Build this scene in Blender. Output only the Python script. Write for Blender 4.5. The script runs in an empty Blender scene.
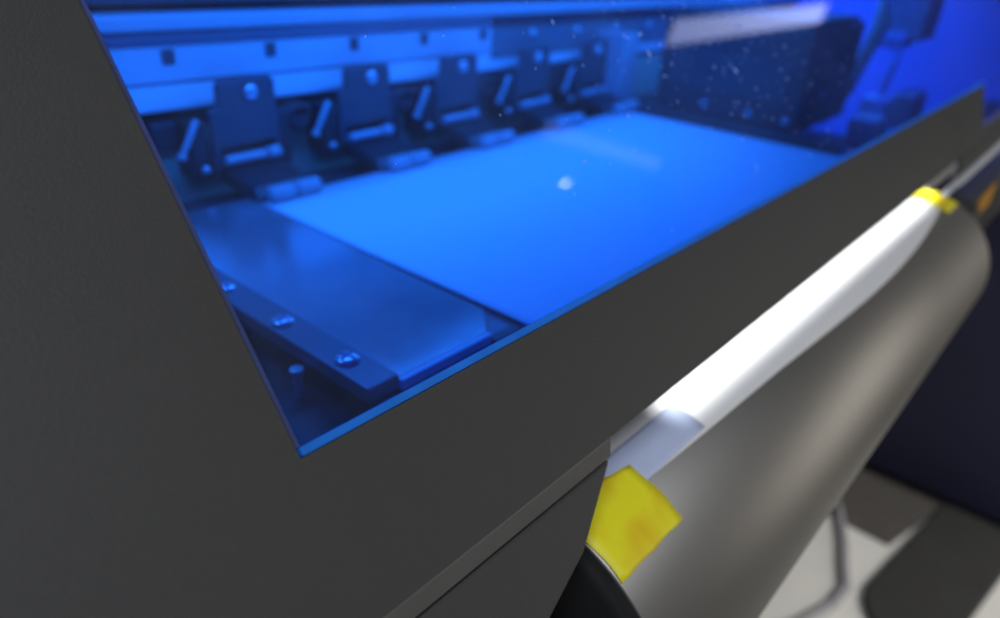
import bpy, bmesh, math, random
from mathutils import Vector, Matrix
random.seed(7)
H = 0.2            # metres per unit: every length below is in units of 20 cm
PZ = 0.95          # height of the platen above the floor, metres
sc = bpy.context.scene
col = sc.collection

# ------------------------------------------------------------------ helpers
class MB:
    """collects shapes (in units, platen coordinates) and links them as one mesh object"""
    def __init__(self): self.bm = bmesh.new()
    def face(self, pts):
        return self.bm.faces.new([self.bm.verts.new(Vector(p)) for p in pts])
    def hexa(self, p):      # p: 8 points, 0-3 bottom loop, 4-7 top loop
        v = [self.bm.verts.new(Vector(q)) for q in p]
        for f in ((3,2,1,0),(4,5,6,7),(0,1,5,4),(1,2,6,5),(2,3,7,6),(3,0,4,7)):
            self.bm.faces.new([v[i] for i in f])
    def box(self, x0, x1, y0, y1, z0, z1):
        self.hexa([(x0,y0,z0),(x1,y0,z0),(x1,y1,z0),(x0,y1,z0),(x0,y0,z1),(x1,y0,z1),(x1,y1,z1),(x0,y1,z1)])
    def prism(self, pts, off):
        """polygon pts (3-D, planar) extruded by the vector off"""
        off = Vector(off)
        a = [self.bm.verts.new(Vector(p)) for p in pts]
        b = [self.bm.verts.new(Vector(p)+off) for p in pts]
        self.bm.faces.new(a); self.bm.faces.new(list(reversed(b)))
        n = len(a)
        for i in range(n):
            self.bm.faces.new([a[i], b[i], b[(i+1)%n], a[(i+1)%n]])
    def cyl(self, p0, p1, r, n=32, r1=None):
        p0, p1 = Vector(p0), Vector(p1); r1 = r if r1 is None else r1
        ax = (p1-p0).normalized(); u = ax.orthogonal().normalized(); w = ax.cross(u)
        A = []; B = []
        for i in range(n):
            t = 2*math.pi*i/n; d = u*math.cos(t)+w*math.sin(t)
            A.append(self.bm.verts.new(p0+d*r)); B.append(self.bm.verts.new(p1+d*r1))
        for i in range(n):
            f = self.bm.faces.new([A[i],A[(i+1)%n],B[(i+1)%n],B[i]]); f.smooth = True
        self.bm.faces.new(list(reversed(A))); self.bm.faces.new(B)
    def lathe(self, prof, c, ax, n=40):
        """profile [(distance along axis, radius)] turned about the axis through c"""
        c = Vector(c); ax = Vector(ax).normalized(); u = ax.orthogonal().normalized(); w = ax.cross(u)
        rings = []
        for d, r in prof:
            rings.append([self.bm.verts.new(c+ax*d+(u*math.cos(2*math.pi*i/n)+w*math.sin(2*math.pi*i/n))*r) for i in range(n)])
        for a, b in zip(rings, rings[1:]):
            for i in range(n):
                f = self.bm.faces.new([a[i],a[(i+1)%n],b[(i+1)%n],b[i]]); f.smooth = True
        self.bm.faces.new(list(reversed(rings[0]))); self.bm.faces.new(rings[-1])
    def tube(self, pts, r, n=12):
        pts = [Vector(p) for p in pts]; rings = []
        for i, p in enumerate(pts):
            d = (pts[min(i+1,len(pts)-1)]-pts[max(i-1,0)]).normalized()
            u = d.cross(Vector((0.13,0.21,0.97))).normalized(); w = d.cross(u)
            rings.append([self.bm.verts.new(p+(u*math.cos(2*math.pi*k/n)+w*math.sin(2*math.pi*k/n))*r) for k in range(n)])
        for a, b in zip(rings, rings[1:]):
            for k in range(n):
                f = self.bm.faces.new([a[k],a[(k+1)%n],b[(k+1)%n],b[k]]); f.smooth = True
        self.bm.faces.new(list(reversed(rings[0]))); self.bm.faces.new(rings[-1])
    def build(self, name, mat, parent=None, bevel=0.0, origin=None, seg=2):
        """origin (units) = where the object's own origin sits; default the platen origin"""
        bm = self.bm
        bmesh.ops.recalc_face_normals(bm, faces=bm.faces)
        o3 = Vector(origin) if origin is not None else Vector((0,0,0))
        for v in bm.verts: v.co = (v.co-o3)*H
        me = bpy.data.meshes.new(name); bm.to_mesh(me); bm.free()
        me.materials.append(mat)
        ob = bpy.data.objects.new(name, me); col.objects.link(ob)
        ob.location = o3*H + Vector((0,0,PZ))
        if parent is not None:
            ob.parent = parent
            ob.location = ob.location - world_loc(parent)
        if bevel:
            m = ob.modifiers.new('bevel','BEVEL'); m.width = bevel*H; m.segments = seg
            m.limit_method = 'ANGLE'; m.angle_limit = math.radians(40); m.harden_normals = False
        return ob
def world_loc(o):
    l = Vector(o.location)
    return l + world_loc(o.parent) if o.parent else l
def tag(o, label, cat, group=None):
    o['label'] = label; o['category'] = cat
    if group: o['group'] = group
    return o
def thing(name, loc, label, cat, group=None):
    o = bpy.data.objects.new(name, None); col.objects.link(o); o.location = loc
    o.empty_display_size = 0.05
    return tag(o, label, cat, group)

# ------------------------------------------------------------------ materials
def mat(name, rgb, rough=0.5, metal=0.0, spec=0.5, var=0.0, vscale=30.0, bump=0.0, bscale=400.0, stretch=None, coat=0.0, rvar=0.0, emit=None):
    m = bpy.data.materials.new(name); m.use_nodes = True
    nt = m.node_tree; b = nt.nodes['Principled BSDF']
    b.inputs['Base Color'].default_value = (*rgb, 1); b.inputs['Roughness'].default_value = rough
    b.inputs['Metallic'].default_value = metal; b.inputs['Specular IOR Level'].default_value = spec
    if coat: b.inputs['Coat Weight'].default_value = coat; b.inputs['Coat Roughness'].default_value = 0.12
    tc = nt.nodes.new('ShaderNodeTexCoord'); mp = nt.nodes.new('ShaderNodeMapping')
    nt.links.new(tc.outputs['Object'], mp.inputs['Vector'])
    if stretch: mp.inputs['Scale'].default_value = stretch
    if var or rvar:
        n = nt.nodes.new('ShaderNodeTexNoise'); n.inputs['Scale'].default_value = vscale; n.inputs['Detail'].default_value = 6; n.inputs['Roughness'].default_value = 0.65
        nt.links.new(mp.outputs['Vector'], n.inputs['Vector'])
        if var:
            r = nt.nodes.new('ShaderNodeMapRange'); r.inputs['From Min'].default_value = 0.3; r.inputs['From Max'].default_value = 0.7
            r.inputs['To Min'].default_value = 1-var; r.inputs['To Max'].default_value = 1+var
            nt.links.new(n.outputs['Fac'], r.inputs['Value'])
            mx = nt.nodes.new('ShaderNodeVectorMath'); mx.operation = 'SCALE'; mx.inputs[0].default_value = rgb
            nt.links.new(r.outputs['Result'], mx.inputs['Scale']); nt.links.new(mx.outputs['Vector'], b.inputs['Base Color'])
        if rvar:
            r2 = nt.nodes.new('ShaderNodeMapRange'); r2.inputs['From Min'].default_value = 0.3; r2.inputs['From Max'].default_value = 0.7
            r2.inputs['To Min'].default_value = max(0.02, rough-rvar); r2.inputs['To Max'].default_value = rough+rvar
            nt.links.new(n.outputs['Fac'], r2.inputs['Value']); nt.links.new(r2.outputs['Result'], b.inputs['Roughness'])
    if bump:
        n2 = nt.nodes.new('ShaderNodeTexNoise'); n2.inputs['Scale'].default_value = bscale; n2.inputs['Detail'].default_value = 3
        nt.links.new(mp.outputs['Vector'], n2.inputs['Vector'])
        bp = nt.nodes.new('ShaderNodeBump'); bp.inputs['Strength'].default_value = bump; bp.inputs['Distance'].default_value = 0.0006
        nt.links.new(n2.outputs['Fac'], bp.inputs['Height']); nt.links.new(bp.outputs['Normal'], b.inputs['Normal'])
    return m

def acrylic(name, rgb):
    """clear tinted sheet: tinted transparency plus a Fresnel-weighted mirror"""
    m = bpy.data.materials.new(name); m.use_nodes = True; nt = m.node_tree
    for n in list(nt.nodes): nt.nodes.remove(n)
    out = nt.nodes.new('ShaderNodeOutputMaterial'); mix = nt.nodes.new('ShaderNodeMixShader')
    tr = nt.nodes.new('ShaderNodeBsdfTransparent'); gl = nt.nodes.new('ShaderNodeBsdfGlossy')
    tr.inputs['Color'].default_value = (*rgb, 1); gl.inputs['Roughness'].default_value = 0.03
    lw = nt.nodes.new('ShaderNodeLayerWeight'); lw.inputs['Blend'].default_value = 0.5
    pw = nt.nodes.new('ShaderNodeMath'); pw.operation = 'POWER'; pw.inputs[1].default_value = 5
    ma = nt.nodes.new('ShaderNodeMath'); ma.operation = 'MULTIPLY_ADD'; ma.inputs[1].default_value = 0.95; ma.inputs[2].default_value = 0.035
    nt.links.new(lw.outputs['Facing'], pw.inputs[0]); nt.links.new(pw.outputs[0], ma.inputs[0])
    nt.links.new(ma.outputs[0], mix.inputs['Fac'])
    # thin film of dust and handling marks that scatters a little light
    tl = nt.nodes.new('ShaderNodeBsdfTranslucent'); tl.inputs['Color'].default_value = (0.25,0.5,1.0,1)
    df = nt.nodes.new('ShaderNodeBsdfDiffuse'); df.inputs['Color'].default_value = (0.7,0.75,0.9,1)
    ad = nt.nodes.new('ShaderNodeMixShader'); ad.inputs['Fac'].default_value = 0.5
    nt.links.new(tl.outputs[0], ad.inputs[1]); nt.links.new(df.outputs[0], ad.inputs[2])
    tc = nt.nodes.new('ShaderNodeTexCoord'); nz = nt.nodes.new('ShaderNodeTexNoise'); nz.inputs['Scale'].default_value = 9; nz.inputs['Detail'].default_value = 8; nz.inputs['Roughness'].default_value = 0.7
    nt.links.new(tc.outputs['Object'], nz.inputs['Vector'])
    mr = nt.nodes.new('ShaderNodeMapRange'); mr.inputs['From Min'].default_value = 0.35; mr.inputs['From Max'].default_value = 0.7; mr.inputs['To Min'].default_value = 0.02; mr.inputs['To Max'].default_value = 0.065
    nt.links.new(nz.outputs['Fac'], mr.inputs['Value'])
    film = nt.nodes.new('ShaderNodeMixShader'); nt.links.new(mr.outputs['Result'], film.inputs['Fac'])
    nt.links.new(tr.outputs[0], film.inputs[1]); nt.links.new(ad.outputs[0], film.inputs[2])
    nt.links.new(film.outputs[0], mix.inputs[1]); nt.links.new(gl.outputs[0], mix.inputs[2]); nt.links.new(mix.outputs[0], out.inputs['Surface'])
    return m

M_COVER = mat('powder_coat_charcoal', (0.054,0.053,0.053), rough=0.46, spec=0.4, var=0.07, vscale=7, rvar=0.06, bump=0.5, bscale=2000)
M_LIP = mat('lit_fold_grey', (0.13,0.127,0.123), rough=0.5, var=0.1, vscale=25)  # lighter than the cover, standing in for light caught on the fold
M_PANE = acrylic('blue_acrylic', (0.10,0.395,0.955))
M_EDGE = mat('acrylic_cut_edge', (0.03,0.29,1.0), rough=0.35, var=0.15, vscale=60)
M_EDGE2 = mat('smoked_edge_trim', (0.05,0.07,0.22), rough=0.4, var=0.2, vscale=50)
M_VOID = mat('black_rubber', (0.006,0.006,0.007), rough=0.8)
M_STRIP = mat('silver_grey_strip', (0.58,0.6,0.63), rough=0.4, var=0.05, vscale=14)
M_WHITEMET = mat('white_painted_metal', (0.78,0.79,0.8), rough=0.45, var=0.04, vscale=12)
M_GREYMET = mat('grey_painted_metal', (0.45,0.46,0.48), rough=0.5, var=0.06, vscale=14)
M_ALU = mat('brushed_aluminium', (0.74,0.75,0.77), rough=0.22, metal=0.86, var=0.06, vscale=9, rvar=0.05)
M_STEEL = mat('zinc_steel', (0.75,0.76,0.78), rough=0.32, metal=0.75, var=0.08, vscale=90)
M_DIM = mat('mid_grey_metal', (0.2,0.2,0.21), rough=0.5, var=0.06)
M_BLACK = mat('black_plastic', (0.03,0.03,0.032), rough=0.45, var=0.12, vscale=40)
M_LEVER = mat('grey_plastic', (0.08,0.08,0.084), rough=0.5, var=0.08, vscale=40)
M_DARK = mat('dark_sheet_metal', (0.06,0.06,0.065), rough=0.5, var=0.12, vscale=20)
M_RECESS = mat('olive_grey_panel', (0.34,0.46,0.32), rough=0.6, var=0.1, vscale=10)
M_PLATEN = mat('platen_metal', (0.2,0.2,0.21), rough=0.4, metal=0.3, var=0.08, vscale=30)
M_RUBBER = mat('pale_rubber', (0.42,0.42,0.43), rough=0.6, var=0.1, vscale=60)
M_PAPER = mat('white_media', (0.86,0.86,0.86), rough=0.55, var=0.012, vscale=6, spec=0.3)
M_ROLL = mat('satin_aluminium_tube', (0.36,0.345,0.325), rough=0.5, metal=0.92, var=0.02, vscale=14)
M_VIOLET = mat('violet_blue_panel', (0.3,0.36,1.0), rough=0.5, var=0.05, vscale=8)
M_BEIGE = mat('beige_plastic', (0.62,0.58,0.55), rough=0.5, var=0.08, vscale=25)
M_BLUEPL = mat('light_blue_plastic', (0.4,0.62,0.9), rough=0.4, var=0.06, vscale=25)
M_FLOOR = mat('pale_floor', (0.66,0.65,0.61), rough=0.5, var=0.06, vscale=5)
M_NAVY = mat('navy_cabinet', (0.006,0.008,0.032), rough=0.6, var=0.15, vscale=6)
M_MAT = mat('black_rubber_strip', (0.028,0.028,0.027), rough=0.7, var=0.15, vscale=20)
M_CABLE = mat('grey_cable', (0.3,0.29,0.31), rough=0.5, var=0.05)
M_DUST = mat('dust', (0.55,0.72,1.0), rough=0.9)
nt = M_DUST.node_tree; tl = nt.nodes.new('ShaderNodeBsdfTranslucent'); tl.inputs['Color'].default_value = (0.6,0.8,1,1)
mx = nt.nodes.new('ShaderNodeMixShader'); mx.inputs['Fac'].default_value = 0.5
nt.links.new(nt.nodes['Principled BSDF'].outputs[0], mx.inputs[1]); nt.links.new(tl.outputs[0], mx.inputs[2]); nt.links.new(mx.outputs[0], nt.nodes['Material Output'].inputs['Surface'])
M_STICK = mat('orange_sticker', (0.7,0.33,0.02), rough=0.5, var=0.1, vscale=30)

# the cut edge of the blue sheet lets light from inside through
nt = M_EDGE.node_tree; b = nt.nodes['Principled BSDF']; b.inputs['Roughness'].default_value = 0.6; b.inputs['Specular IOR Level'].default_value = 0.2
tl = nt.nodes.new('ShaderNodeBsdfTranslucent'); tl.inputs['Color'].default_value = (0.15,0.6,1.0,1)
mx = nt.nodes.new('ShaderNodeMixShader'); mx.inputs['Fac'].default_value = 0.4
nt.links.new(b.outputs[0], mx.inputs[1]); nt.links.new(tl.outputs[0], mx.inputs[2]); nt.links.new(mx.outputs[0], nt.nodes['Material Output'].inputs['Surface'])
# yellow tape: yellow with a faint orange print
M_TAPE = mat('yellow_tape', (0.82,0.68,0.01), rough=0.5)
nt = M_TAPE.node_tree; b = nt.nodes['Principled BSDF']
n = nt.nodes.new('ShaderNodeTexNoise'); n.inputs['Scale'].default_value = 38; n.inputs['Detail'].default_value = 2
tc = nt.nodes.new('ShaderNodeTexCoord'); nt.links.new(tc.outputs['Object'], n.inputs['Vector'])
cr = nt.nodes.new('ShaderNodeValToRGB'); cr.color_ramp.elements[0].position = 0.45; cr.color_ramp.elements[0].color = (1.0,0.93,0.02,1)
cr.color_ramp.elements[1].position = 0.8; cr.color_ramp.elements[1].color = (0.88,0.52,0.01,1)
nt.links.new(n.outputs['Fac'], cr.inputs['Fac']); nt.links.new(cr.outputs['Color'], b.inputs['Base Color'])

# ------------------------------------------------------------------ the printer
printer = thing('large_format_printer', (0.6,0.55,0.0),
    'dark grey wide printer with a blue see-through window, filling most of the view', 'printer')

# slanted front cover: plane through the window's lower edge, leaning back as it rises
YE, ZE, K = 0.748, 0.30, 0.816
L = math.hypot(1,K); UP = Vector((0,K/L,1/L)); NRM = Vector((0,-1/L,K/L))
def P(x, s, n=0.0):            # x across, s up the slope from the window's lower edge, n out of the plane
    return Vector((x, YE, ZE)) + UP*s + NRM*n
def S(z): return (z-ZE)*L      # slope distance at height z
sC = S(0.096)                  # the fold above the media opening

TH = 0.02
cover = MB()
# frame: left side, strip below the window, right post, top rail (one sheet with the window cut out)
xl, xr = -1.6, 8.2
sT, sTop = 1.95, 2.3
cover.prism([P(xl,sC),P(0.45,sC),P(0.452,0.0),P(0.462,sT),P(xl,sT)], -NRM*TH)
cover.prism([P(0.45,sC),P(4.80,sC),P(4.778,-0.2),P(5.246,0.0),P(0.452,0.0)], -NRM*TH)
cover.prism([P(4.80,sC),P(xr,sC),P(xr,-0.2),P(4.778,-0.2)], -NRM*TH)
cover.prism([P(7.6,-0.2),P(xr,-0.2),P(xr,sT),P(7.6,sT)], -NRM*TH)
cover.prism([P(xl,sT),P(xr,sT),P(xr,sTop),P(xl,sTop)], -NRM*TH)
bmesh.ops.remove_doubles(cover.bm, verts=cover.bm.verts, dist=1e-5)
# drop the doubled inner walls where the pieces butt
seen = {}
for f in list(cover.bm.faces):
    k = tuple(sorted(v.index for v in f.verts)) if False else frozenset(f.verts)
    seen.setdefault(k, []).append(f)
for k, fs in seen.items():
    if len(fs) > 1: bmesh.ops.delete(cover.bm, geom=fs, context='FACES_ONLY')
front_cover = cover.build('front_cover', M_COVER, printer, bevel=0.006)

# folded lip along the bottom of the cover, and the skirts either side of the opening
lip = MB()
a0, a1 = P(0,sC-0.001,-0.003), P(0,sC-0.043,-0.028)
def lip_bar(x0, x1):
    lip.hexa([(x0,a1.y,a1.z),(x1,a1.y,a1.z),(x1,a1.y+.03,a1.z),(x0,a1.y+.03,a1.z),
              (x0,a0.y,a0.z),(x1,a0.y,a0.z),(x1,a0.y+.03,a0.z),(x0,a0.y+.03,a0.z)])
lip_bar(xl, 1.062)
lip.build('folded_lip', M_LIP, front_cover, bevel=0.004)
sk = MB()
sk.prism([P(xl,sC-0.045,-0.03),P(1.060,sC-0.045,-0.03),P(0.885,S(-0.024),-0.03),P(0.745,S(-0.06),-0.03),P(0.55,S(-0.22),-0.03),P(xl,S(-0.22),-0.03)], -NRM*TH)
sk.build('lower_skirt', M_COVER, front_cover, bevel=0.006)
sk = MB()
sk.prism([P(4.17,sC-0.003,-0.004),P(xr,sC-0.003,-0.004),P(xr,S(0.045),-0.004),P(3.90,S(0.045),-0.004)], -NRM*TH)
sk.build('lower_skirt', M_COVER, front_cover, bevel=0.004)
bar = MB()
q = S(0.045)
bar.prism([P(3.98,q-0.002,0.006),P(xr,q-0.002,0.006),P(xr,q-0.036,0.006),P(3.93,q-0.036,0.006)], -NRM*0.03)
bar.prism([P(3.72,q-0.008,0.006),P(3.90,q-0.008,0.006),P(3.88,q-0.03,0.006),P(3.70,q-0.03,0.006)], -NRM*0.03)
bar.build('edge_highlight_strip', M_STRIP, front_cover, bevel=0.004)  # pale strip painted as the highlight along the far skirt's lower edge

pane = MB()
pane.prism([P(0.30,-0.19,-0.024),P(7.75,-0.19,-0.024),P(7.75,2.1,-0.024),P(0.30,2.1,-0.024)], -NRM*0.014)
pane.build('window_pane', M_PANE, front_cover)
gu = MB(); gu.prism([(0.35,0.705,0.135),(0.35,0.97,0.05),(0.35,0.97,0.04),(0.35,0.705,0.125)], (5.6,0,0)); gu.build('light_baffle', M_BLACK, front_cover)  # unseen baffle added to keep interior light off the sheet on the roller
ed = MB()
ed.prism([P(0.456,0.001,0.004),P(5.25,0.001,0.004),P(5.25,0.015,0.004),P(0.456,0.015,0.004)], -NRM*0.022)
ed.build('window_edge', M_EDGE, front_cover, bevel=0.003)
ed = MB()
ed.prism([P(0.4535,0.016,-0.002),P(0.4605,0.016,-0.002),P(0.4715,1.93,-0.002),P(0.4645,1.93,-0.002)], -NRM*0.014)
ed.build('window_edge', M_EDGE2, front_cover)

# platen: bed under the sheet, front strip, front slope
pl = MB()
pl.box(1.30,4.32, 1.02,2.50, -0.10,-0.012)
pl.build('platen', M_PLATEN, printer, bevel=0.008)
pl = MB()
pl.box(0.905,1.296, 0.985,1.132, -0.12,-0.03); 
pl.build('platen_front_strip', M_PLATEN, printer, bevel=0.006)
pl = MB(); pl.box(0.86,1.43, 2.505,2.545, -0.05,0.004); pl.build('platen_rear_lip', M_ALU, printer, bevel=0.004)
fl = MB(); fl.box(-1.0,0.90, 0.95,2.6, -0.22,-0.09); fl.build('left_tray', M_BLACK, printer, bevel=0.01)
bo = MB(); bo.cyl((0.845,1.372,-0.09),(0.845,1.372,-0.02),0.012,16); bo.cyl((0.845,1.372,-0.02),(0.845,1.372,-0.004),0.02,6)
bo.build('bolt', M_STEEL, printer, bevel=0.002)
cl = MB(); cl.box(0.885,0.935, 1.065,1.10, -0.03,0.006); cl.box(0.900,0.93,1.04,1.062,-0.03,-0.004)
cl.build('end_clip', M_GREYMET, printer, bevel=0.004)

# left media clamp: thin plate with a screwed bar
def cross_screw(x, y, z, r, parent, nrm=(0,0,1), name='screw', mt=None):
    s = MB(); nrm = Vector(nrm)
    u = nrm.orthogonal().normalized(); w = nrm.cross(u)
    c = Vector((x,y,z))
    n = 48; prof = [(-0.004,1.0),(0.004,1.0),(0.010,0.9),(0.014,0.72),(0.0155,0.5),(0.016,0.3)]
    rings = []
    rot = random.random()*1.5
    for d, k in prof:
        ring = []
        for i in range(n):
            t = 2*math.pi*i/n
            dd = d
            if k <= 0.55 and abs(math.sin(2*(t+rot))) < 0.45: dd = d-0.012   # driver recess
            ring.append(s.bm.verts.new(c+nrm*(dd*r/0.033)+(u*math.cos(t)+w*math.sin(t))*r*k))
        rings.append(ring)
    for a, b2 in zip(rings, rings[1:]):
        for i in range(n): s.bm.faces.new([a[i],a[(i+1)%n],b2[(i+1)%n],b2[i]])
    cv = s.bm.verts.new(c+nrm*(0.003*r/0.033))
    for i in range(n): s.bm.faces.new([rings[-1][i],rings[-1][(i+1)%n],cv])
    return s.build(name, mt or M_STEEL, parent)
cp = MB(); cp.prism([(0.965,1.139,0.0),(1.297,1.139,0.0),(1.392,1.24,0.0),(1.412,2.50,0.0),(0.965,2.50,0.0)], (0,0,0.016))
clamp = cp.build('media_clamp', M_ALU, printer, bevel=0.003)
cb = MB(); cb.box(0.868,0.962,1.115,2.55,0.0,0.043); cb.build('clamp_bar', M_PLATEN, clamp, bevel=0.006)
for x, y in ((0.912,1.251),(0.908,1.520),(0.905,1.803),(0.905,2.09),(0.905,2.37)):
    cross_screw(x, y, 0.044, 0.031, clamp)
ce = MB(); ce.box(0.972,1.296,1.116,1.136,-0.01,0.020); ce.build('clamp_edge', M_WHITEMET, clamp, bevel=0.002)
sg = MB(); sg.box(1.30,1.40,1.10,1.136,-0.011,0.003); sg.build('clamp_foot', M_BLACK, clamp, bevel=0.003)

# rear beam, guide rail and recess
def tilt(x): return -0.018*(x-1.4)
def tbox(mb, x0,x1,y0,y1,z0,z1):
    t0, t1 = tilt(x0), tilt(x1)
    mb.hexa([(x0,y0,z0+t0),(x1,y0,z0+t1),(x1,y1,z0+t1),(x0,y1,z0+t0),(x0,y0,z1+t0),(x1,y0,z1+t1),(x1,y1,z1+t1),(x0,y1,z1+t0)])
bm_ = MB(); tbox(bm_, -0.6,7.28, 2.80,3.2, 0.314,0.60)
beam = bm_.build('rear_beam', M_WHITEMET, printer, bevel=0.012)
cov = MB(); tbox(cov, -0.6,3.12, 2.785,2.798, 0.425,0.555); cov.build('cover_strip', M_STRIP, beam, bevel=0.004)
for k in range(6):
    x = 0.877+0.434*k
    hole = MB(); tbox(hole, x-0.024,x+0.024, 2.776,2.784, 0.49,0.545); hole.build('plug', M_LEVER, beam, bevel=0.006)
dk = MB(); tbox(dk, 3.13,7.28, 2.79,2.799, 0.385,0.598); dk.build('dark_strip', M_DIM, beam, bevel=0.003)
for k in range(4):
    x = 3.48+0.434*k
    cross_screw(x, 2.789, 0.50+tilt(x), 0.026, beam, (0,-1,0))
rl = MB(); tbox(rl, -0.6,7.28, 2.70,3.0, 0.615,0.675)
rail = rl.build('guide_rail', M_GREYMET, printer, bevel=0.015)
rb = MB(); tbox(rb, -0.6,7.28, 2.76,3.1, 0.70,1.75); rb.build('rear_housing', M_DARK, printer, bevel=0.01)
rp = MB(); rp.box(-0.6,7.28, 2.83,2.88, -0.6,0.22); rp.build('recess_panel', M_RECESS, printer)
ub = MB(); ub.box(-0.6,7.28, 2.55,2.82, -0.6,-0.06); ub.build('lower_trough', M_DARK, printer)

# pinch roller units: built once, copied along the beam
def make_pinch():
    root = MB()
    # lever plate with a notch, local x about 0 (units), y and z as on the machine
    O = (0,0,0)
    root.prism([(-0.165,2.68,0.09),(-0.165,2.68,0.325),(-0.125,2.68,0.335),(-0.125,2.68,0.415),(-0.108,2.68,0.432),(0.112,2.68,0.432),(0.13,2.68,0.415),(0.13,2.68,0.31),(0.135,2.68,0.30),(0.135,2.68,0.09),
                (0.112,2.68,0.09),(0.112,2.68,0.175),(-0.14,2.68,0.175),(-0.14,2.68,0.09)], (0,0.035,0))
    lever = root.build('pinch_roller_lever', M_LEVER, printer, bevel=0.008)
    ch = []
    s = cross_screw(0.015, 2.678, 0.378, 0.03, lever, (0,-1,0)); ch.append(s)
    r = MB(); r.cyl((-0.135,2.665,0.128),(0.045,2.665,0.128),0.02,20); r.cyl((0.055,2.665,0.128),(0.108,2.665,0.128),0.027,20)
    ch.append(r.build('hinge_pin', M_GREYMET, lever, bevel=0.002))
    a = MB()
    a.hexa([(-0.135,2.44,-0.004),(0.135,2.44,-0.004),(0.135,2.72,0.02),(-0.135,2.72,0.02),(-0.12,2.50,0.055),(0.12,2.50,0.055),(0.135,2.72,0.098),(-0.135,2.72,0.098)])
    ch.append(a.build('pinch_arm', M_BLACK, lever, bevel=0.012))
    p = MB()
    for x0, x1 in ((-0.105,0.012),(0.018,0.13)):
        p.lathe([(x0,0.024),(x0+0.01,0.034),(x1-0.01,0.034),(x1,0.024)], (0,2.425,0.037), (1,0,0), 28)
    ch.append(p.build('pinch_roller', M_RUBBER, lever))
    b2 = MB(); b2.box(-0.25,-0.172,2.70,2.95,0.06,0.285); b2.box(-0.36,-0.25,2.78,2.95,0.18,0.285)
    ch.append(b2.build('mount_block', M_BLACK, lever, bevel=0.014))
    b2 = MB(); b2.box(0.142,0.20,2.70,2.95,0.05,0.285); b2.box(0.20,0.335,2.72,2.95,0.235,0.285)
    b2.cyl((0.27,2.72,0.235),(0.27,2.95,0.235),0.06,24)
    ch.append(b2.build('mount_block', M_BLACK, lever, bevel=0.014))
    g = MB(); g.cyl((-0.22,2.69,0.30),(-0.30,2.69,0.165),0.013,16); g.cyl((-0.293,2.69,0.178),(-0.303,2.69,0.160),0.018,16)
    ch.append(g.build('spring_rod', M_GREYMET, lever, bevel=0.002))
    g = MB(); g.lathe([(0,0.019),(0.012,0.017),(0.018,0.009)], (-0.205,2.70,0.098), (0,-1,0), 20)
    ch.append(g.build('bolt', M_STEEL, lever))
    return lever, ch
lever, kids = make_pinch()
kid_off = [Vector(k.location) for k in kids]
base = Vector(lever.location)
for i, x in enumerate((1.555,2.17,2.77,3.39,3.99)):
    if i == 0: o, ks = lever, kids
    else:
        o = lever.copy(); col.objects.link(o); o.parent = printer; ks = []
        for k in kids:
            c = k.copy(); col.objects.link(c); c.parent = o; ks.append(c)
    o.location = base + Vector((x*H,0,tilt(x)*0.7*H))
    for k, off in zip(ks, kid_off):
        k.location = off
        if k.name.startswith(('pinch_arm','pinch_roller')): k.location.z -= tilt(x)*0.7*H

# print carriage parked at the right
ca = MB()
ca.box(4.30,5.15, 1.46,2.40, 0.0,0.585)
carriage = ca.build('print_carriage', M_DARK, printer, bevel=0.03, seg=3)
t = MB(); t.box(4.33,5.12,1.50,2.36,0.589,0.612); t.build('carriage_lid', M_LEVER, carriage, bevel=0.008)
t = MB(); t.box(4.288,4.297,1.55,2.32,0.16,0.40); t.box(4.32,5.0,1.447,1.456,0.24,0.36); t.build('side_plate', M_LEVER, carriage, bevel=0.003)
for y, z in ((2.05,0.085),(1.76,0.075),(1.53,0.07)):
    cross_screw(4.297, y, z, 0.022, carriage, (-1,0,0))
cross_screw(4.62, 1.458, 0.20, 0.022, carriage, (0,-1,0)); cross_screw(4.85,1.458,0.33,0.02,carriage,(0,-1,0))
t = MB(); t.box(4.12,4.29,2.56,2.79,0.02,0.44); t.build('head_bracket', M_GREYMET, carriage, bevel=0.01)
rc = MB(); rc.box(4.10,4.28,1.16,2.50,0.0,0.02); rc.build('right_media_clamp', M_DARK, printer, bevel=0.004)
# service station beyond the carriage
sv = MB(); sv.box(4.45,5.95,0.95,1.44,-0.45,-0.20)
serv = sv.build('service_station', M_DARK, printer, bevel=0.02)
t = MB(); t.box(5.58,5.9,1.22,1.56,0.45,0.85); t.build('reflection_block_high', M_BEIGE, serv, bevel=0.03)  # the beige blocks here stand in for pale reflections on the pane
t = MB(); t.box(5.55,5.75,1.31,1.50,0.40,0.49); t.build('connector', M_BLUEPL, serv, bevel=0.015)
t = MB(); t.tube([(5.58,1.35,0.42),(5.56,1.34,0.30),(5.55,1.36,0.18),(5.55,1.37,0.05)],0.022); t.build('ink_tube', M_BLUEPL, serv)
t = MB(); t.box(5.48,5.7,1.30,1.47,-0.10,0.08); t.build('cap_holder', M_BLUEPL, serv, bevel=0.015)
t = MB(); t.box(5.50,5.8,1.13,1.29,-0.10,0.14); t.build('reflection_block_mid', M_BEIGE, serv, bevel=0.03)
t = MB(); t.box(5.2,5.46,1.25,1.44,-0.22,-0.01); t.build('reflection_block_low', M_BEIGE, serv, bevel=0.03)
t = MB(); t.box(4.62,4.95,1.25,1.40,-0.20,-0.16); t.build('wiper_tray', M_BLUEPL, serv, bevel=0.01)
for k in range(4):
    t = MB(); x = 5.25+0.09*k
    t.tube([(x,1.62+.05*k,-0.1),(x+.05,1.5+.05*k,0.12),(x+.02,1.45+.04*k,0.3),(x+.12,1.4+.05*k,0.55),(x+.1,1.5,0.9)],0.014); t.build('cable', M_GREYMET if k%2 else M_BLACK, serv)
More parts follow.
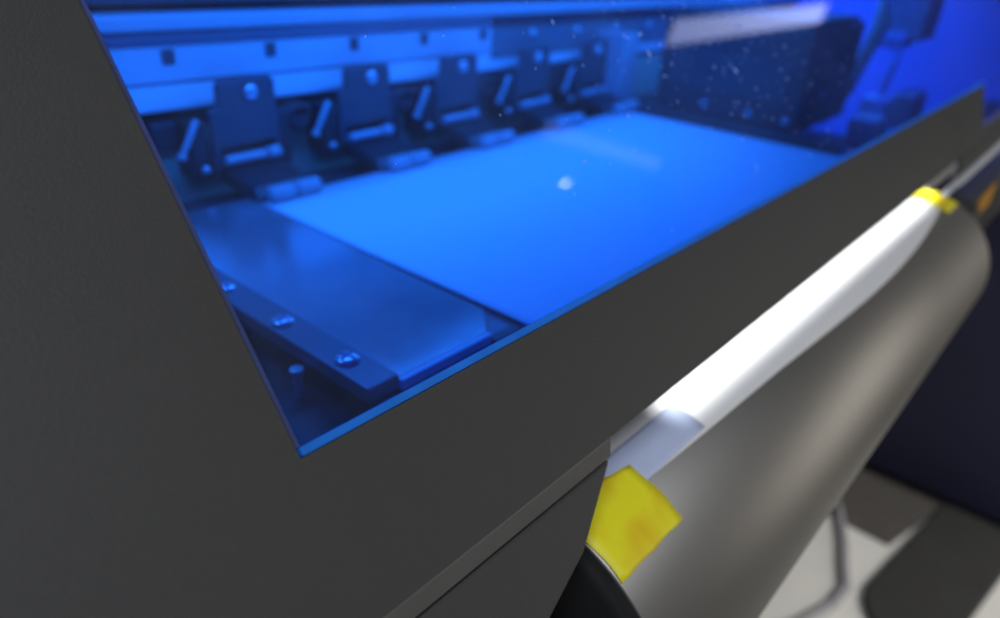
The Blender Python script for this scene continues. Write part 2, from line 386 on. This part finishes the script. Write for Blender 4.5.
# housing: right wall, left wall, roof, body and legs
w = MB(); w.prism([(7.3,0.80,-0.6),(7.3,0.70,0.06),(7.3,0.69,0.12),(7.3,2.00,1.72),(7.3,3.2,1.72),(7.3,3.2,-0.6)], (0.1,0,0)); w.build('right_inner_wall', M_VIOLET, printer)
w = MB(); w.prism([(-0.72,0.95,-0.6),(-0.72,0.95,0.40),(-0.72,2.00,1.72),(-0.72,3.2,1.72),(-0.72,3.2,-0.6)], (0.1,0,0)); w.build('left_inner_wall', M_DARK, printer)
w = MB(); w.box(-0.72,8.1,2.05,3.4,1.76,1.84); w.build('roof', M_COVER, printer)
w = MB(); w.box(-1.5,8.1,1.25,3.4,-1.6,-0.62); w.build('lower_body', M_COVER, printer, bevel=0.03)
for x in (-1.2,7.6):
    w = MB(); w.box(x,x+0.3,1.6,3.0,-4.55,-1.62); w.box(x-0.02,x+0.32,1.4,3.5,-4.75,-4.56); w.build('stand_leg', M_COVER, printer, bevel=0.03)
# bracket that carries the roller's right end, with its sticker
rbk = MB(); rbk.prism([(4.14,0.36,-0.50),(4.14,1.24,-0.62),(4.14,1.24,-0.16),(4.14,0.62,-0.14),(4.14,0.44,-0.15)], (0.12,0,0))
rbk.box(4.27,8.0,0.47,1.2,-0.5,-0.125)
bracket = rbk.build('roller_bracket', M_COVER, printer, bevel=0.015)
st = MB(); st.box(4.36,4.75,0.460,0.468,-0.25,-0.13); st.build('sticker', M_STICK, bracket)
lb = MB(); lb.prism([(0.86,0.46,-0.46),(0.86,0.9,-0.46),(0.86,1.24,-0.62),(0.86,1.24,-0.16),(0.86,0.80,-0.16)], (0.06,0,0)); lb.build('roller_bracket', M_VOID, printer, bevel=0.01)
gd = MB(); gd.hexa([(4.12,0.68,-0.12),(5.0,0.68,-0.12),(5.0,1.0,-0.12),(4.12,1.0,-0.12),(4.12,0.70,0.06),(5.0,0.70,0.06),(5.0,1.0,0.06),(4.12,1.0,0.06)])
gd.build('exit_guide', M_WHITEMET, printer, bevel=0.01)

# ------------------------------------------------------------------ roller, media, tape
YC, ZC, R = 0.68, -0.470, 0.392
def onroll(x, deg, r): a = math.radians(deg); return Vector((x, YC-r*math.cos(a), ZC+r*math.sin(a)))
rr = MB()
rr.lathe([(0.955,0.36),(0.955,R-0.004),(0.958,R),(4.085,R),(4.098,R-0.012),(4.098,0.36)], (0,YC,ZC), (1,0,0), 128)
roller = rr.build('feed_roller', M_ROLL, None, origin=(2.5,YC,ZC-R))
tag(roller, 'long satin grey roller with white sheet taped on, in front of the charcoal cover', 'roller')
cap = MB(); cap.lathe([(0.93,0.20),(0.93,0.34),(0.953,0.388),(0.9545,0.2)], (0,YC,ZC), (1,0,0), 48); cap.build('end_cap', M_VOID, roller)
cap = MB(); cap.lathe([(4.10,0.2),(4.10,0.345),(4.12,0.30),(4.12,0.20)], (0,YC,ZC), (1,0,0), 48); cap.build('end_cap', M_VOID, roller)

# the white sheet: flat on the platen, over the platen's front edge and onto the roller
sh = bmesh.new()
path = []
for k in range(10): path.append((2.47-(2.47-1.06)*k/9, 0.004))
path += [(1.02,0.002),(0.985,-0.006)]
tang = [(0.93,-0.025),(0.87,-0.047)]
path += tang
npre = len(path)
xs = [1.428+(4.05-1.428)*i/60 for i in range(61)]
rows = []
for y, z in path: rows.append([sh.verts.new((x,y,z+0.0015*math.sin(x*3.1)*math.sin(y*4))) for x in xs])
narc = 22
def edge_deg(x):          # where the leading edge lies, slightly wavy and skewed
    t = (x-1.428)/(4.05-1.428)
    return 72.5-9*math.sin(math.pi*min(1,max(0,t*1.05)))**0.8+1.2*math.sin(7*t)
for j in range(narc):
    f = j/(narc-1)
    row = []
    for x in xs:
        d = 112+(edge_deg(x)-112)*f
        # the sheet widens a little to the left where it lies on the roller
        xx = x-0.30*max(0,(1.9-x)/0.472)*min(1,f*3) if x < 1.9 else x
        row.append(sh.verts.new(onroll(xx, d, R+0.0035)))
    rows.append(row)
for a, b2 in zip(rows, rows[1:]):
    for i in range(len(xs)-1):
        f = sh.faces.new([a[i],a[i+1],b2[i+1],b2[i]]); f.smooth = True
m = MB(); m.bm.free(); m.bm = sh
sheet = m.build('media_sheet', M_PAPER, None, origin=(2.7,1.6,0))
sol = sheet.modifiers.new('thick','SOLIDIFY'); sol.thickness = 0.0003; sol.offset = 0
tag(sheet, 'wide white sheet on the platen under the blue window, its edge over the roller', 'paper sheet')

def tape(x0, x1, d0, d1, label, skew=0.0):
    bm = bmesh.new(); rows = []
    n, k = 16, 8
    for j in range(n+1):
        d = d0+(d1-d0)*j/n
        row = []
        for i in range(k+1):
            x = x0+(x1-x0)*i/k + skew*(j/n)
            e = 0.002*math.sin(i*1.9+j*0.6); lift = 7*(1-i/k)*(1-j/n)
            row.append(bm.verts.new(onroll(x+ (e if i in (0,k) else 0), d+lift+(e*120 if j in (0,n) else 0), R+0.0062)))
        rows.append(row)
    for a, b2 in zip(rows, rows[1:]):
        for i in range(k):
            f = bm.faces.new([a[i],a[i+1],b2[i+1],b2[i]]); f.smooth = True
    m = MB(); m.bm.free(); m.bm = bm
    c = onroll((x0+x1)/2, (d0+d1)/2, R)
    o = m.build('yellow_tape', M_TAPE, None, origin=c)
    s = o.modifiers.new('thick','SOLIDIFY'); s.thickness = 0.0002; s.offset = 0
    return tag(o, label, 'tape', 'yellow tapes holding the sheet to the roller')
tape(0.957, 1.205, 79, 55.5, 'larger blurred yellow tape square on the near left end of the roller')
tape(3.87, 4.075, 100, 66, 'small yellow tape strip on the far right end of the roller', 0.0)

# thin pale blue patch laid on the sheet's near corner
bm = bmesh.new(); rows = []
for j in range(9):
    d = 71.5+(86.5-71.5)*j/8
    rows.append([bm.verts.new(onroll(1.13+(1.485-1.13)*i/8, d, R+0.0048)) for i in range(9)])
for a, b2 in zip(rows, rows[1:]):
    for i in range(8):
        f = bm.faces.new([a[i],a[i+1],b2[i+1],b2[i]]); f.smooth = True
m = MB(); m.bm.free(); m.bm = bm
patch_ob = m.build('blue_patch', mat('pale_blue_patch', (0.58,0.66,0.90), rough=0.5, var=0.04, vscale=30), None, origin=onroll(1.3,80,R))
sd = patch_ob.modifiers.new('thick','SOLIDIFY'); sd.thickness = 0.00015; sd.offset = 0
tag(patch_ob, 'pale blue patch on the white sheet, just above the larger yellow tape', 'label')
# ------------------------------------------------------------------ dust on the pane
ds = MB()
def speck(x, s, r, el=1.0):
    c = P(x, s, -0.0225); a = random.random()*math.pi
    d1 = Vector((math.cos(a),0,0))+UP*math.sin(a); d2 = Vector((-math.sin(a),0,0))+UP*math.cos(a)
    n = 6; ring = [ds.bm.verts.new(c+(d1*math.cos(2*math.pi*i/n)*el+d2*math.sin(2*math.pi*i/n))*r*random.uniform(.6,1.2)) for i in range(n)]
    top = ds.bm.verts.new(c+NRM*r*0.6); bot = ds.bm.verts.new(c-NRM*r*0.3)
    for i in range(n):
        ds.bm.faces.new([ring[i],ring[(i+1)%n],top]); ds.bm.faces.new([ring[(i+1)%n],ring[i],bot])
for i in range(480):
    x = random.gauss(2.35,0.45); s = random.gauss(0.62,0.28)
    if x < 0.6 or s < 0.02: continue
    r = 0.0018*math.exp(random.gauss(0,0.5))
    speck(x, s, r, random.choice((1,1,1.4,2.6)))
for i in range(60):
    speck(random.uniform(0.7,4.6), random.uniform(0.35,0.9), 0.0013*math.exp(random.gauss(0,0.4)), random.choice((1,1.5,2)))
dust = ds.build('dust', M_DUST); dust['kind'] = 'stuff'

# ------------------------------------------------------------------ floor and background
f = MB(); f.box(-60,80,-60,80,-4.85,-4.75); fo = f.build('floor', M_FLOOR); fo['kind'] = 'structure'
f = MB(); f.box(9.2,70,-50,-1.6,-4.755,-4.72); fo = f.build('dark_reflection_sheet', M_MAT); fo['kind'] = 'structure'  # dark sheet out of view, added so the roller's underside reflects dark
cb = MB(); cb.box(8.3,14,-0.6,6.5,-4.6,-0.35); cb.box(8.5,13.8,-0.4,6.3,-4.75,-4.6)
cab = cb.build('dark_cabinet', M_NAVY, None, bevel=0.04, origin=(11,3,-4.75))
tag(cab, 'tall navy black cabinet in the blurred background right of the printer', 'cabinet')
d = MB(); d.tube([(9.5+0,-0.605,-1.2),(9.5,-0.605,-1.6)],0.03); d.build('handle', M_STEEL, cab)
# black rubber cord cover on the floor
cc = MB()
pts = []
for k in range(9):
    a = math.pi/2+math.pi*k/8; pts.append((6.45+0.5*math.cos(a), 0.03+0.42*math.sin(a)))
low = [(x,y) for x,y in pts]+[(11.6,-1.15),(11.6,-0.30)]
cc.prism([(x,y,-4.75) for x,y in low], (0,0,0.09))
cco = cc.build('floor_cord_cover', M_MAT, None, bevel=0.03, origin=(8,0,-4.75))
tag(cco, 'black rubber cord cover strip lying across the pale floor at lower right', 'cord cover')
fm = MB(); fm.prism([(7.25,0.45,-4.748),(8.6,0.1,-4.748),(8.6,3.2,-4.748),(7.35,3.2,-4.748)], (0,0,0.04))  # thin grey brown patch laid on the floor before the cabinet
fmo = fm.build('floor_patch', mat('grey_brown_patch', (0.07,0.064,0.058), rough=0.9, var=0.25, vscale=60), None, bevel=0.01, origin=(8,1.5,-4.75))
tag(fmo, 'grey brown floor patch between the pale floor and the dark cabinet', 'mat')
gc = MB(); gc.tube([(7.6,1.15,-4.70),(7.3,1.0,-4.70),(6.9,0.82,-4.70),(6.6,0.72,-4.70),(6.3,0.6,-4.70),(6.0,0.62,-4.70),(5.5,0.8,-4.70),(5.0,1.2,-4.70)],0.05)
gco = gc.build('floor_cable', M_CABLE, None, origin=(6.8,.85,-4.75))
tag(gco, 'thin grey cable lying on the pale floor just below the roller', 'cable')

# ------------------------------------------------------------------ lights
def area(name, loc, target, sx, sy, power, rgb):
    l = bpy.data.lights.new(name,'AREA'); l.shape = 'RECTANGLE'; l.size = sx; l.size_y = sy; l.energy = power; l.color = rgb
    o = bpy.data.objects.new(name, l); col.objects.link(o)
    loc = Vector(loc); o.location = loc; o.rotation_euler = (Vector(target)-loc).to_track_quat('-Z','Y').to_euler()
    return o
def W(x,y,z): return Vector((x*H,y*H,z*H+PZ))
area('interior_led_strip', W(3.1,2.0,1.18), W(3.1,2.3,0), 1.15,0.05, 4.1, (0.95,0.98,1.0))
area('ceiling_lamp', (-0.7,-0.6,2.7), (0.4,0.1,0.9), 1.2,0.4, 22, (0.90,0.94,1.0))
area('front_fill', (2.3,-2.15,1.34), (0.5,0.1,0.9), 2.7,0.9, 17, (1.0,0.94,0.86))  # broad warm area light added for the beige band along the roller
ex = area('exit_fill_strip', W(2.795,0.655,0.10), W(2.795,0.655,-1), 2.67*H,0.004, 0.095, (0.97,0.99,1.0)); ex.data.spread = math.radians(54)  # unseen strip light added behind the lip to whiten the sheet
ft = area('ceiling_tube', (3.3,-1.1,2.7), (3.3,-1.1,0), 1.4,0.08, 0.3, (0.95,0.95,1.0)); ft.rotation_euler = (0,0,math.radians(-19))
area('station_fill', W(5.6,1.95,1.4), W(7.2,1.2,0.3), 0.3,0.05, 3.0, (0.95,0.98,1.0))  # fill light added to brighten the right inner wall and the station
area('downlight', (2.95,-1.22,2.7), (2.95,-1.22,0), 0.055,0.018, 0.14, (1,1,1))
area('ceiling_tube', (4.65,-0.5,2.7), (4.65,-0.5,0), 2.2,0.13, 2.2, (0.95,0.95,1.0))
sp = bpy.data.lights.new('floor_fill_spot','SPOT'); sp.energy = 260; sp.spot_size = math.radians(27); sp.spot_blend = 0.4; sp.shadow_soft_size = 0.08; sp.color = (1.0,0.97,0.93)  # narrow spot added to brighten the floor and miss the roller
so = bpy.data.objects.new('floor_fill_spot', sp); col.objects.link(so); so.location = (1.0,-2.0,2.7)
so.rotation_euler = (Vector((1.42,0.03,0))-so.location).to_track_quat('-Z','Y').to_euler()
w = bpy.data.worlds.new('World'); sc.world = w; w.use_nodes = True
bg = w.node_tree.nodes['Background']; bg.inputs['Color'].default_value = (0.8,0.9,1.0,1); bg.inputs['Strength'].default_value = 0.03

# ------------------------------------------------------------------ camera
cam = bpy.data.cameras.new('Camera'); cam.sensor_width = 36; cam.lens = 36*0.7237; cam.clip_start = 0.01; cam.clip_end = 100
co = bpy.data.objects.new('Camera', cam); col.objects.link(co); sc.camera = co
Xc = Vector((0.6615335634325611,-0.32422619563714505,0.6762031636386222))
Yc = Vector((-0.7486414488486081,-0.33806856612659986,0.570303099818826))
Zc = Vector((0.043695829527250624,-0.8835083580022141,-0.46637287209073053))
right = Vector((Xc.x,Yc.x,Zc.x)); down = Vector((Xc.y,Yc.y,Zc.y)); fwd = Vector((Xc.z,Yc.z,Zc.z))
mtx = Matrix((right,-down,-fwd)).transposed().to_4x4(); mtx.translation = W(0,0,1)
co.matrix_world = mtx
cam.dof.use_dof = True; cam.dof.focus_distance = 1.27*H; cam.dof.aperture_fstop = (cam.lens/1000)/(0.024*H)

sc.view_settings.view_transform = 'Standard'; sc.view_settings.look = 'None'; sc.view_settings.exposure = 0; sc.view_settings.gamma = 1
sc.render.engine = 'CYCLES'
sc.cycles.use_denoising = True
sc.cycles.max_bounces = 10; sc.cycles.transparent_max_bounces = 16
sc.cycles.sample_clamp_indirect = 6
